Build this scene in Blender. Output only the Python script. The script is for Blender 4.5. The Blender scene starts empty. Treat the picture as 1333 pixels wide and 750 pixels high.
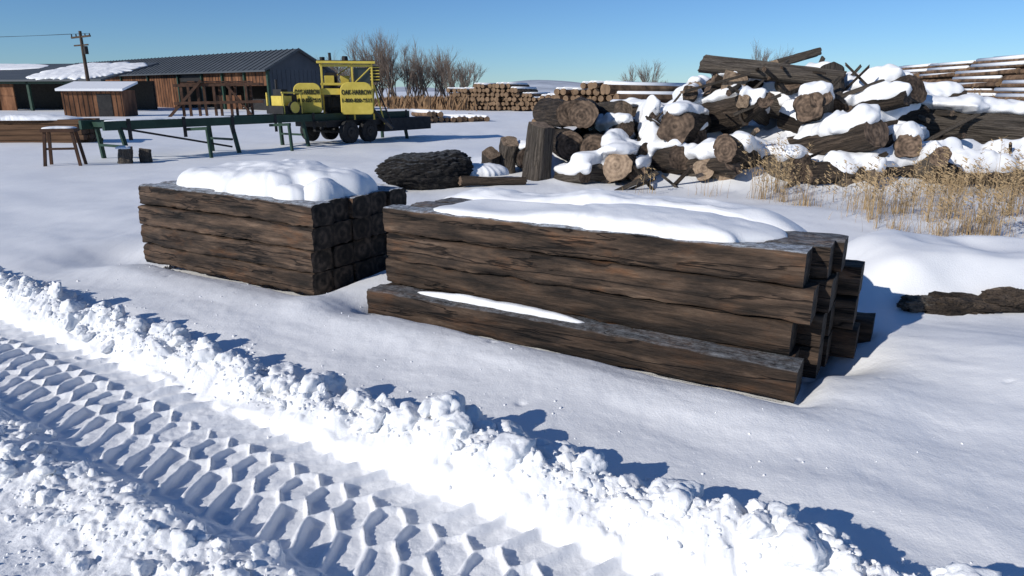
import bpy, math, random
import numpy as np
from mathutils import Vector, Matrix, Euler
random.seed(7); RNG=np.random.default_rng(11)
scene=bpy.context.scene
COL=scene.collection

# ---------------------------------------------------------------- noise
def _h(ix,iy,iz,seed):
    n=(ix.astype(np.int64)*374761393+iy.astype(np.int64)*668265263+iz.astype(np.int64)*2147483647+seed*1442695)&0xffffffff
    n=((n^(n>>13))*1274126177)&0xffffffff
    n=((n^(n>>16))*2246822519)&0xffffffff
    n=n^(n>>15)
    return (n&0xffffff)/float(0xffffff)
def vn2(x,y,seed=0):
    x=np.asarray(x,float);y=np.asarray(y,float)
    ix=np.floor(x);iy=np.floor(y);fx=x-ix;fy=y-iy
    fx=fx*fx*fx*(fx*(fx*6-15)+10);fy=fy*fy*fy*(fy*(fy*6-15)+10)
    z=np.zeros_like(ix)
    a=_h(ix,iy,z,seed);b=_h(ix+1,iy,z,seed);c=_h(ix,iy+1,z,seed);d=_h(ix+1,iy+1,z,seed)
    return (a+(b-a)*fx+(c-a)*fy+(a-b-c+d)*fx*fy)*2-1
def vn3(x,y,z,seed=0):
    ix=np.floor(x);iy=np.floor(y);iz=np.floor(z)
    fx=x-ix;fy=y-iy;fz=z-iz
    fx=fx*fx*(3-2*fx);fy=fy*fy*(3-2*fy);fz=fz*fz*(3-2*fz)
    r=0
    for dx in (0,1):
        for dy in (0,1):
            for dz in (0,1):
                w=(fx if dx else 1-fx)*(fy if dy else 1-fy)*(fz if dz else 1-fz)
                r=r+w*_h(ix+dx,iy+dy,iz+dz,seed)
    return r*2-1
def fbm(x,y,oct=4,seed=0,gain=.5):
    s=0;a=1;t=0
    c,sn=math.cos(.6),math.sin(.6)
    for i in range(oct):
        s=s+a*vn2(x,y,seed+i*17);t+=a;a*=gain
        x,y=(x*c-y*sn)*2.03+3.1,(x*sn+y*c)*2.03+1.7
    return s/t
def sst(a,b,x):
    t=np.clip((x-a)/(b-a),0,1);return t*t*(3-2*t)

# ---------------------------------------------------------------- ground height
SX,SY=.857,-.514      # direction of the stacks
TX,TY=.834,-.551      # direction of the tyre track
def rect_sd(s,o,s0,s1,o0,o1):
    dx=np.maximum(s0-s,s-s1);dy=np.maximum(o0-o,o-o1)
    out=np.hypot(np.maximum(dx,0),np.maximum(dy,0))
    return out+np.minimum(np.maximum(dx,dy),0)
PX=[-3,-1,-.3,.6,1.6,3.0,3.8,5,6.6,7.7,8.6,10.2,13,18]
PZ=[0,.0,.5,1.1,1.5,1.35,1.8,2.2,2.15,1.85,1.45,1.05,.75,0]
def pile_env(x,y):
    top=np.interp(x,PX,PZ)
    fy=np.interp(x,[-1,2,4,7,12],[13.5,13.0,11.9,11.6,12.6])
    return top*sst(0,2.6,y-fy)*(1-sst(16.5,19.5,y))
def tri(x):
    return np.abs(2*(x-np.floor(x))-1)
TC=1.735;THW=.325;PER=.17
DG=np.random.default_rng(5)
DIMP=[(DG.uniform(-3.5,3.5),DG.uniform(2.9,9),DG.uniform(.012,.035),DG.uniform(.004,.014)) for _ in range(70)]
def H(x,y,fine=True):
    x=np.asarray(x,float);y=np.asarray(y,float)
    s=x*SX+y*SY;o=x*.514+y*.857
    ts=x*TX+y*TY;to=x*.551+y*.834
    dist=np.hypot(x,y)
    near=1-sst(40,120,dist)
    h=.055*fbm(x*.55,y*.55,2,3)*near+.10*fbm(x*.12,y*.12,2,5)*near*sst(6,14,dist)
    h=h+.013*fbm(s*.8,o*2.6,3,9)*(1-sst(12,25,dist))+.0055*vn2(x*4.1,y*4.1,10)*(1-sst(12,25,dist))+.002*vn2(x*11,y*11,12)*(1-sst(9,16,dist))
    sdA=rect_sd(s,o,-6.92,-4.43,4.02,5.25)
    sdB=rect_sd(s,o,-3.76,-.47,3.98,5.3)
    for sd,f in ((sdA,1),(sdB,1)):
        wv=.10+.05*vn2(x*1.7,y*1.7,21)
        h=h-.09*np.exp(-(np.maximum(sd,0)/wv)**2)+.04*np.exp(-((sd-.42)/.25)**2)
        h=np.where(sd<-.06,np.minimum(h,-.12),h)
    def hol(cx,cy,r,d):
        return -d*np.exp(-(((x-cx)**2+(y-cy)**2)/r**2))
    h=h+hol(-4.25,7.2,.45,.16)+hol(2.2,4.3,.28,.15)+hol(-1.25,5.45,.3,.07)+hol(2.5,4.9,.3,.08)
    h=h-hol(3.4,4.0,.7,.10)-hol(-.2,4.0,.8,.04)
    wx=.14*vn2(x*1.3,y*1.3,31);wy=.10*vn2(x*1.6+9,y*1.6,32)
    mx=(x-4.5+wx)/1.9;my=(y-6.05-.05*(x-4)+wy)/.92
    rr=(np.abs(mx)**3+np.abs(my)**3)**(1/3)
    h=h+.33*(1-sst(.58,1.02,rr))*(1+.28*vn2(x*1.1,y*1.1,33)+.12*vn2(x*3.1,y*3.1,34))+.03*(1-sst(.9,1.3,rr))
    mx=(x-6.0)/2.0;my=(y-8.6)/1.2
    h=h+.12*np.exp(-(mx**2+my**2))
    h=h+.16*np.exp(-(((x-3.3)/1.6)**2+((y-9)/1.3)**2))
    h=h+(.36+.14*sst(4.5,7,x))*pile_env(x,y)*(1+.35*vn2(x*1.2,y*1.2,35))
    m=(dist<14)
    if fine and m.any():
        TS=ts[m];TO=to[m];hh=h[m]
        wob=.02*vn2(TS*.7,TS*0,41)
        TO=TO+wob
        wx_=.05*vn2(TS*4,TO*4,48);wy_=.05*vn2(TS*4,TO*4,49)
        U=TS+wx_;V_=TO+wy_
        lump=.62*np.abs(vn2(U*5.5,V_*5.5,51))+.30*np.abs(vn2(U*12,V_*12,52))+.15*np.abs(vn2(U*30,V_*30,53))+.07*np.abs(vn2(TS*70,TO*70,54))
        w1=.29+.09*vn2(TS*1.1,TS*0+4,43)
        a=(TO-2.28)+.035*vn2(TS*3,TS*0+1,42)
        prof=np.where(a<0,sst(-.24,-.02,a),1-sst(0.0,1,a/w1))
        hr=(.115+.05*vn2(TS*1.6,TS*0+9,45)+.045*vn2(TS*4.2,TS*0+2,46))
        prof1=prof
        hh=hh+prof*hr+np.sqrt(prof)*(.125*lump-.02)
        a2=(TO-1.16)+.03*vn2(TS*2.6,TS*0+5,44)
        prof2=np.where(a2<0,1-sst(0.0,.34,-a2),1-sst(.02,.22,a2))
        hh=hh+prof2*(.06+.03*vn2(TS*1.9,TS*0+14,47))+np.sqrt(prof2)*(.095*lump-.015)
        nz=1-sst(.75,1.05,TO)
        patch=sst(-.15,.25,vn2(TS*2.2,TO*2.2,63))
        hh=hh+nz*(.015+.02*fbm(TS*3,TO*3,2,61)+patch*.05*lump)*(TO>-3)
        q=(TO-TC)/THW
        ed=.035*vn2(TS*5,TS*0+3,72)+.02*vn2(TS*14,TS*0+5,73)
        tm=sst(-1.10+ed,-.97+ed,q)*(1-sst(.97+ed,1.09+ed,q))
        jit=.05*vn2(TS*4,TO*4,71)+.03*vn2(TS*11,TO*11,70)
        ph=TS/PER+.5*q+jit
        qq=q+.02*vn2(TS*13,TO*13,69)
        c_1=-.27+.12*(tri(ph)-.5)*2
        c_2=.33+.12*(tri(ph+.5)-.5)*2
        def pl(d,w): return 1-sst(w*.25,w*1.5,d)
        def bars(p,w):
            f=p-np.floor(p);dd=np.minimum(f,1-f)*PER
            return pl(dd,w)
        r=np.maximum(pl(np.abs(qq-c_1)*THW,.014),pl(np.abs(qq-c_2)*THW,.014))
        bL=bars(ph+.5+.55*(q+.38),.021)*(q<c_1+.02)
        bM=bars(ph-.25*(q-.03),.014)*((q>c_1-.02)&(q<c_2+.02))
        bR=bars(ph+.5-1.3*(q-.44),.021)*(q>c_2-.02)
        r=np.maximum(np.maximum(r,bL),np.maximum(bM,bR))
        wear=np.clip(.9+.6*vn2(TS*3.3,TO*5,74)+.25*vn2(TS*12,TO*12,68),.35,1.2)
        tr=-.055+.036*r*wear+.006*vn2(TS*3,TO*3,75)+.002*vn2(TS*45,TO*45,76)+.004*vn2(TS*18,TO*18,78)
        hh=hh*(1-tm)+tr*tm
        hh=hh+.003*np.clip(prof1+prof2+nz,0,1)*(1-tm)*vn2(TS*95,TO*95,77)
        hh=hh+.001*vn2(TS*28,TO*28,79)
        h=h.copy();h[m]=hh
        if x.size>20000:
            for (cx,cy,r_,d_) in DIMP:
                if cx*.551+cy*.834<2.75: continue
                mm=(np.abs(x-cx)<.12)&(np.abs(y-cy)<.12)
                h[mm]-=d_*np.exp(-(((x[mm]-cx)**2+(y[mm]-cy)**2)/r_**2))
    return h

# ---------------------------------------------------------------- materials
def M(name,cols,scale=(5,5,5),detail=5,rough=.8,bump=.0,bscale=None,bdist=.01,coord='Object',metal=0,frost=0,frost_col=(.55,.61,.68,1),ramp=(.3,.7),rand=True,spec=.3,rings=False,dist=0.0,ringamp=.05,cracks=False,vr=(.7,1.3)):
    m=bpy.data.materials.new(name);m.use_nodes=True
    nt=m.node_tree;N=nt.nodes;L=nt.links
    b=N['Principled BSDF'];b.inputs['Roughness'].default_value=rough;b.inputs['Metallic'].default_value=metal
    b.inputs['Specular IOR Level'].default_value=spec
    tc=N.new('ShaderNodeTexCoord');mp=N.new('ShaderNodeMapping');mp.inputs['Scale'].default_value=scale
    src=tc.outputs[coord];base=src
    if rand:
        oi=N.new('ShaderNodeObjectInfo');ml=N.new('ShaderNodeVectorMath');ml.operation='SCALE'
        cb=N.new('ShaderNodeCombineXYZ')
        for k in range(3): L.new(oi.outputs['Random'],cb.inputs[k])
        L.new(cb.outputs[0],ml.inputs[0]);ml.inputs['Scale'].default_value=37.
        ad=N.new('ShaderNodeVectorMath');L.new(src,ad.inputs[0]);L.new(ml.outputs[0],ad.inputs[1])
        base=ad.outputs[0]
    L.new(base,mp.inputs['Vector'])
    no=N.new('ShaderNodeTexNoise');no.inputs['Scale'].default_value=1;no.inputs['Detail'].default_value=detail
    no.inputs['Roughness'].default_value=.62;no.inputs['Distortion'].default_value=dist
    L.new(mp.outputs[0],no.inputs['Vector'])
    fac=no.outputs['Fac']
    if rings:
        sp=N.new('ShaderNodeSeparateXYZ');L.new(tc.outputs['Object'],sp.inputs[0])
        c2=N.new('ShaderNodeCombineXYZ');L.new(sp.outputs[1],c2.inputs[0]);L.new(sp.outputs[2],c2.inputs[1])
        ln=N.new('ShaderNodeVectorMath');ln.operation='LENGTH';L.new(c2.outputs[0],ln.inputs[0])
        mu=N.new('ShaderNodeMath');mu.operation='MULTIPLY_ADD';L.new(ln.outputs['Value'],mu.inputs[0]);mu.inputs[1].default_value=rings
        m9_=N.new('ShaderNodeMath');m9_.operation='MULTIPLY';L.new(no.outputs['Fac'],m9_.inputs[0]);m9_.inputs[1].default_value=6.
        L.new(m9_.outputs[0],mu.inputs[2])
        sn=N.new('ShaderNodeMath');sn.operation='SINE';L.new(mu.outputs[0],sn.inputs[0])
        m3=N.new('ShaderNodeMath');m3.operation='MULTIPLY_ADD';L.new(sn.outputs[0],m3.inputs[0]);m3.inputs[1].default_value=ringamp;L.new(no.outputs['Fac'],m3.inputs[2])
        fac=m3.outputs[0]
    cr=N.new('ShaderNodeValToRGB');el=cr.color_ramp.elements
    n=len(cols)
    while len(el)<n: el.new(.5)
    for i,c in enumerate(cols):
        el[i].position=ramp[0]+(ramp[1]-ramp[0])*i/(n-1) if n>1 else 0
        el[i].color=(*c,1)
    L.new(fac,cr.inputs[0])
    out=cr.outputs[0];crk=None
    if cracks:
        mpc=N.new('ShaderNodeMapping');mpc.inputs['Scale'].default_value=cracks;L.new(base,mpc.inputs['Vector'])
        nc=N.new('ShaderNodeTexNoise');nc.inputs['Scale'].default_value=1;nc.inputs['Detail'].default_value=4;nc.inputs['Distortion'].default_value=.3;L.new(mpc.outputs[0],nc.inputs['Vector'])
        a1=N.new('ShaderNodeMath');a1.operation='SUBTRACT';L.new(nc.outputs['Fac'],a1.inputs[0]);a1.inputs[1].default_value=.5
        a2=N.new('ShaderNodeMath');a2.operation='ABSOLUTE';L.new(a1.outputs[0],a2.inputs[0])
        a3=N.new('ShaderNodeMapRange');a3.inputs[1].default_value=0.002;a3.inputs[2].default_value=.016;a3.inputs[3].default_value=.2;a3.inputs[4].default_value=1;L.new(a2.outputs[0],a3.inputs[0])
        mc=N.new('ShaderNodeMixRGB');mc.blend_type='MULTIPLY';mc.inputs[0].default_value=1;L.new(out,mc.inputs[1]);L.new(a3.outputs[0],mc.inputs[2]);out=mc.outputs[0];crk=a3.outputs[0]
        nw=N.new('ShaderNodeTexNoise');nw.inputs['Scale'].default_value=1.;nw.inputs['Detail'].default_value=7;nw.inputs['Roughness'].default_value=.65
        mpw=N.new('ShaderNodeMapping');mpw.inputs['Scale'].default_value=(2.2,5.5,5.5);L.new(base,mpw.inputs['Vector']);L.new(mpw.outputs[0],nw.inputs['Vector'])
        def patchmix(lo,hi,amt,col):
            rw=N.new('ShaderNodeMapRange');rw.inputs[1].default_value=lo;rw.inputs[2].default_value=hi;rw.inputs[3].default_value=0;rw.inputs[4].default_value=amt;L.new(nw.outputs['Fac'],rw.inputs[0])
            mw=N.new('ShaderNodeMixRGB');L.new(rw.outputs[0],mw.inputs[0]);L.new(out,mw.inputs[1])
            mg_=N.new('ShaderNodeMixRGB');mg_.blend_type='MULTIPLY';mg_.inputs[0].default_value=1;L.new(out,mg_.inputs[1]);mg_.inputs[2].default_value=col
            L.new(mg_.outputs[0],mw.inputs[2]);return mw.outputs[0]
        out=patchmix(.50,.64,.8,(.42,.45,.50,1))
        out=patchmix(.46,.34,.8,(1.5,1.12,.82,1))
    if rand:
        hv=N.new('ShaderNodeHueSaturation');mr=N.new('ShaderNodeMapRange');mr.inputs[3].default_value=vr[0];mr.inputs[4].default_value=vr[1]
        L.new(oi.outputs['Random'],mr.inputs[0]);L.new(mr.outputs[0],hv.inputs['Value']);L.new(out,hv.inputs['Color']);out=hv.outputs[0]
    if frost:
        ge=N.new('ShaderNodeNewGeometry');sz=N.new('ShaderNodeSeparateXYZ');L.new(ge.outputs['Normal'],sz.inputs[0])
        r1=N.new('ShaderNodeMapRange');r1.inputs[1].default_value=.55;r1.inputs[2].default_value=.95;L.new(sz.outputs[2],r1.inputs[0])
        n2=N.new('ShaderNodeTexNoise');n2.inputs['Scale'].default_value=16;n2.inputs['Detail'].default_value=8;n2.inputs['Roughness'].default_value=.85;L.new(tc.outputs['Object'],n2.inputs['Vector'])
        r2=N.new('ShaderNodeMapRange');r2.inputs[1].default_value=.40;r2.inputs[2].default_value=.60;r2.inputs[3].default_value=.12*frost;r2.inputs[4].default_value=frost;L.new(n2.outputs['Fac'],r2.inputs[0])
        mm=N.new('ShaderNodeMath');mm.operation='MULTIPLY';L.new(r1.outputs[0],mm.inputs[0]);L.new(r2.outputs[0],mm.inputs[1])
        mx=N.new('ShaderNodeMixRGB');L.new(mm.outputs[0],mx.inputs[0]);L.new(out,mx.inputs[1]);mx.inputs[2].default_value=frost_col
        out=mx.outputs[0]
    L.new(out,b.inputs['Base Color'])
    if bump:
        bp=N.new('ShaderNodeBump');bp.inputs['Strength'].default_value=bump;bp.inputs['Distance'].default_value=bdist
        hsrc=fac
        if bscale:
            mp2=N.new('ShaderNodeMapping');mp2.inputs['Scale'].default_value=bscale;L.new(tc.outputs[coord],mp2.inputs[0])
            n3=N.new('ShaderNodeTexNoise');n3.inputs['Scale'].default_value=1;n3.inputs['Detail'].default_value=5;n3.inputs['Roughness'].default_value=.65
            L.new(mp2.outputs[0],n3.inputs['Vector']);hsrc=n3.outputs['Fac']
        if crk:
            mh=N.new('ShaderNodeMath');mh.operation='ADD';L.new(hsrc,mh.inputs[0]);L.new(crk,mh.inputs[1]);hsrc=mh.outputs[0]
        L.new(hsrc,bp.inputs['Height'])
        L.new(bp.outputs[0],b.inputs['Normal'])
    return m
snow=M('snow',[(.80,.812,.828),(.86,.867,.875)],(3,3,3),rough=.55,bump=.55,bscale=(75,75,75),bdist=.007,rand=False,spec=.25)
snow_c=M('snow_clump_mat',[(.80,.815,.83),(.86,.867,.875)],(9,9,9),rough=.6,bump=.55,bscale=(45,45,45),bdist=.010,rand=False,spec=.2)
TCOL=[(.009,.0070,.0058),(.042,.028,.019),(.105,.068,.045),(.21,.145,.098)]
targs=dict(scale=(1.8,14,14),detail=12,rough=.8,bump=.9,bscale=(5,60,60),bdist=.018,ramp=(.31,.74),dist=.3,cracks=(.45,8,8),vr=(.6,1.4))
timber=M('creosoted_timber',TCOL,**targs)
timber_f=M('creosoted_timber_frosted',TCOL,frost=.85,**targs)
timber_h=M('creosoted_timber_dusted',TCOL,frost=.28,**targs)
timber_end=M('timber_end',[(.007,.006,.005),(.036,.027,.020),(.10,.072,.052)],(12,12,12),detail=8,rough=.85,bump=.7,bdist=.008,rings=100,ringamp=.07)
bark=M('bark',[(.020,.015,.012),(.080,.060,.045),(.18,.135,.10)],(2.5,7,7),detail=8,rough=.95,bump=1,bscale=(4,12,12),bdist=.3,ramp=(.33,.68))
bark_g=M('bark_grey',[(.06,.05,.042),(.17,.142,.115),(.30,.255,.21)],(1.5,9,9),detail=8,rough=.95,bump=1,bscale=(2,14,14),bdist=.25,ramp=(.33,.68))
bark_d=M('bark_black',[(.006,.006,.006),(.020,.018,.017),(.048,.043,.038)],(5,14,14),detail=8,rough=.95,bump=1,bscale=(7,20,20),bdist=.05,ramp=(.33,.68),frost=.15,vr=(.8,1.1))
lend=M('log_end_dark',[(.022,.016,.012),(.095,.066,.047),(.20,.14,.098)],(2.5,2.5,2.5),detail=7,rough=.9,bump=.5,rings=30,bdist=.05,ringamp=.045)
lend_l=M('log_end_pale',[(.08,.056,.04),(.22,.16,.11),(.34,.25,.175)],(2.5,2.5,2.5),detail=7,rough=.9,bump=.4,rings=30,bdist=.05,ringamp=.045)
deckw=M('deck_log_bark',[(.05,.032,.02),(.15,.092,.055),(.27,.17,.10)],(2,2,2),detail=8,rough=.95,bump=.6,bdist=.05,rand=False,ramp=(.35,.65))
deckend=M('deck_log_end',[(.10,.065,.04),(.25,.165,.10)],(3,3,3),rough=.9,rand=False)
roofm=M('metal_roof',[(.055,.065,.075),(.085,.095,.105)],(.4,3,3),rough=.6,metal=0,rand=False,spec=.3)
gablem=M('gable_metal',[(.045,.055,.07),(.07,.08,.095)],(.5,.5,.5),rough=.6,rand=False)
barnw=M('barn_wood',[(.045,.022,.012),(.14,.062,.03),(.24,.115,.058)],(1.2,1.2,.4),detail=8,rough=.9,rand=False,ramp=(.35,.65))
greenm=M('green_paint',[(.012,.035,.022),(.025,.06,.04)],(3,3,3),rough=.55,rand=False)
darkm=M('dark_steel',[(.008,.008,.009),(.03,.028,.027)],(6,6,6),rough=.6,rand=False)
rustm=M('rusty_steel',[(.03,.018,.012),(.10,.05,.03)],(4,4,4),rough=.85,rand=False)
yel=M('yellow_paint',[(.52,.40,.06),(.68,.53,.10)],(4,4,4),rough=.5,rand=False,spec=.35)
rub=M('rubber',[(.012,.012,.013),(.03,.03,.03)],(9,9,9),rough=.85,rand=False)
blk=M('lettering_black',[(.01,.01,.01),(.012,.012,.012)],(1,1,1),rand=False)
lumb=M('lumber',[(.04,.024,.015),(.10,.055,.03),(.16,.09,.05)],(.6,9,9),detail=6,rough=.9,rand=False,bump=.3)
polew=M('pole_wood',[(.04,.03,.022),(.10,.07,.05)],(4,4,1),rough=.9,rand=False)
grassm=M('dry_grass_mat',[(.24,.16,.085),(.46,.34,.19)],(8,8,8),rough=.8,rand=False)
brushm=M('dry_brush_mat',[(.16,.09,.05),(.34,.22,.12)],(.8,.8,2),rough=.95,rand=False)
twig=M('twig',[(.13,.10,.08),(.24,.19,.155)],(3,3,3),rough=.9,rand=False)
redtwig=M('red_twig',[(.16,.07,.04),(.26,.13,.07)],(3,3,3),rough=.9,rand=False)
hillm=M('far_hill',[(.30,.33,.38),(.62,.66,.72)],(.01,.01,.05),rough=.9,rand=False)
glassm=M('cab_glass',[(.02,.025,.03),(.03,.035,.04)],(1,1,1),rough=.1,rand=False,spec=.6)

# ---------------------------------------------------------------- mesh helpers
def raw(name,co,faces,mats,mi=None,smooth=False,parent=None,loc=None):
    me=bpy.data.meshes.new(name)
    if isinstance(faces,np.ndarray):
        n,k=faces.shape
        me.vertices.add(len(co));me.vertices.foreach_set('co',np.asarray(co,np.float32).ravel())
        me.loops.add(n*k);me.loops.foreach_set('vertex_index',faces.astype(np.int32).ravel())
        me.polygons.add(n);me.polygons.foreach_set('loop_start',np.arange(0,n*k,k,dtype=np.int32))
        me.update(calc_edges=True)
    else:
        me.from_pydata([tuple(c) for c in co],[],[tuple(f) for f in faces])
    for m in mats: me.materials.append(m)
    if mi is not None: me.polygons.foreach_set('material_index',np.asarray(mi,np.int32))
    if smooth: me.polygons.foreach_set('use_smooth',np.ones(len(me.polygons),bool))
    me.update()
    ob=bpy.data.objects.new(name,me);COL.objects.link(ob)
    if parent: ob.parent=parent
    if loc is not None: ob.location=loc
    return ob
def empty(name,loc=(0,0,0),rz=0):
    e=bpy.data.objects.new(name,None);e.location=loc;e.rotation_euler=(0,0,rz);e.empty_display_size=.3;COL.objects.link(e);return e
class MB:
    def __init__(s): s.v=[];s.f=[];s.m=[]
    def box(s,x0,x1,y0,y1,z0,z1,m=0):
        b=len(s.v)
        s.v+=[(x0,y0,z0),(x1,y0,z0),(x1,y1,z0),(x0,y1,z0),(x0,y0,z1),(x1,y0,z1),(x1,y1,z1),(x0,y1,z1)]
        for f in ((0,3,2,1),(4,5,6,7),(0,1,5,4),(1,2,6,5),(2,3,7,6),(3,0,4,7)): s.f.append([b+i for i in f]);s.m.append(m)
    def beam(s,p,q,w,h,m=0):
        p=Vector(p);q=Vector(q);d=(q-p).normalized()
        up=Vector((0,0,1)) if abs(d.z)<.95 else Vector((0,1,0))
        a=d.cross(up).normalized()*w/2;c=a.normalized().cross(d)*h/2
        b=len(s.v)
        for e in (p,q):
            for i,j in ((-1,-1),(1,-1),(1,1),(-1,1)): s.v.append(tuple(e+a*i+c*j))
        for f in ((0,1,2,3),(7,6,5,4),(0,4,5,1),(1,5,6,2),(2,6,7,3),(3,7,4,0)): s.f.append([b+i for i in f]);s.m.append(m)
    def tube(s,p,q,r0,r1,n=8,m=0,mc=None):
        p=Vector(p);q=Vector(q);d=(q-p).normalized()
        up=Vector((0,0,1)) if abs(d.z)<.9 else Vector((1,0,0))
        a=d.cross(up).normalized();c=a.cross(d)
        b=len(s.v)
        for e,r in ((p,r0),(q,r1)):
            for i in range(n):
                t=2*math.pi*i/n;s.v.append(tuple(e+(a*math.cos(t)+c*math.sin(t))*r))
        for i in range(n): s.f.append([b+i,b+(i+1)%n,b+n+(i+1)%n,b+n+i]);s.m.append(m)
        if mc is not None:
            s.f.append([b+i for i in range(n)][::-1]);s.m.append(mc);s.f.append([b+n+i for i in range(n)]);s.m.append(mc)
    def obj(s,name,mats,parent=None,smooth=False,bevel=0):
        o=raw(name,s.v,s.f,mats,s.m,smooth,parent)
        if bevel:
            bm=o.modifiers.new('b','BEVEL');bm.width=bevel;bm.segments=2;bm.limit_method='ANGLE'
        return o
def grid_faces(nu,nv,wrap=False):
    i=np.arange(nu-1)[:,None];j=np.arange(nv if wrap else nv-1)[None,:]
    a=i*nv+j;b=i*nv+(j+1)%nv
    return np.stack([a,b,b+nv,a+nv],-1).reshape(-1,4)

# ---------------------------------------------------------------- ground sheet
def axis(lo,hi,d,lo_end,hi_end,g0,g1):
    mid=np.arange(lo,hi,d);L=[];x=lo;st=d
    while x>lo_end: st*=g0;x-=st;L.append(x)
    R=[];x=mid[-1];st=d
    while x<hi_end: st*=g1;x+=st;R.append(x)
    return np.array(L[::-1]+list(mid)+R)
gx=axis(-4.3,2.4,.008,-1500,1500,1.035,1.035)
gy=axis(1.75,4.9,.008,-60,3000,1.12,1.025)
X,Y=np.meshgrid(gx,gy,indexing='ij')
Z=H(X,Y)
co=np.stack([X,Y,Z],-1).reshape(-1,3)
raw('snow_ground',co,grid_faces(len(gx),len(gy)),[snow],smooth=True)

# ---------------------------------------------------------------- snow clumps
import bmesh
def ico(sub):
    bm=bmesh.new();bmesh.ops.create_icosphere(bm,subdivisions=sub,radius=1)
    v=np.array([q.co[:] for q in bm.verts]);f=np.array([[w.index for w in p.verts] for p in bm.faces]);bm.free();return v,f
def clump_tpl(sub,seed):
    v,f=ico(sub);r=np.ones(len(v))
    g=np.random.default_rng(seed)
    for k in range(9):
        n=g.normal(size=3);n/=np.linalg.norm(n);h=g.uniform(.5,.88)
        d=v@n;r=np.where(d>h*.9,np.minimum(r,h/np.maximum(d,1e-3)),r)
    r=r*(1+.2*vn3(v[:,0]*1.6+seed,v[:,1]*1.6,v[:,2]*1.6,5)+.13*vn3(v[:,0]*4+seed,v[:,1]*4,v[:,2]*4,6)+(.08*vn3(v[:,0]*10,v[:,1]*10+seed,v[:,2]*10,8) if sub>2 else 0))
    return v*r[:,None]*g.uniform(.7,1.25,size=3),f
T={1:[clump_tpl(1,i) for i in range(10)],2:[clump_tpl(2,i+20) for i in range(12)],4:[clump_tpl(4,i+50) for i in range(18)]}
def scatter(items,name,mat):
    V=[];F=[];off=0
    for (x,y,z,r,lv) in items:
        v,f=T[lv][random.randrange(len(T[lv]))]
        R=np.array(Euler((random.uniform(0,6.3),random.uniform(0,6.3),random.uniform(0,6.3))).to_matrix())
        w=(v@R.T)*r*np.array([1,1,.85])+np.array([x,y,z]);V.append(w);F.append(f+off);off+=len(w)
    return raw(name,np.concatenate(V),np.concatenate(F),[mat],smooth=True)
its=[]
def tpos(s,o): return s*TX+o*.551, s*TY+o*.834
P=[]
for i in range(420):
    s=random.uniform(-8,1.2);o=random.gauss(2.32,.115);r=min(.085,random.lognormvariate(math.log(.028),.6));P.append((s,o,r))
for i in range(60):
    s=random.uniform(-5,1.2);o=random.gauss(2.34,.07);r=random.uniform(.055,.10);P.append((s,o,r))
for i in range(170):
    s=random.uniform(-6,.4);o=random.gauss(1.10,.13);r=min(.06,random.lognormvariate(math.log(.024),.5));P.append((s,o,r))
for i in range(18):
    s=random.uniform(-4.5,-.3);o=random.gauss(1.08,.08);r=random.uniform(.045,.075);P.append((s,o,r))
for i in range(70):
    s=random.uniform(-5,0);o=random.uniform(.4,1.05);r=min(.07,random.lognormvariate(math.log(.022),.6));P.append((s,o,r))
for i in range(3000):
    s=random.uniform(-8,1.2);o=random.gauss(2.30,.18);r=random.uniform(.004,.015);P.append((s,o,r))
for i in range(1500):
    s=random.uniform(-6,.4);o=random.gauss(1.06,.2);r=random.uniform(.004,.012);P.append((s,o,r))
for i in range(200):
    s=random.uniform(-7,2);o=2.5+random.expovariate(1.6);r=random.uniform(.003,.010);P.append((s,min(o,3.85),r))
P=[p for p in P if not(1.36<p[1]<2.12 and (p[2]>.014 or random.random()<.93))]
xy=np.array([tpos(p[0],p[1]) for p in P]);zz=H(xy[:,0],xy[:,1])
for p,(x,y),z in zip(P,xy,zz):
    r=p[2];its.append((x,y,z+r*.12,r,4 if r>.03 else (2 if r>.012 else 1)))
scatter(its,'snow_clumps',snow_c)

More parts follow.
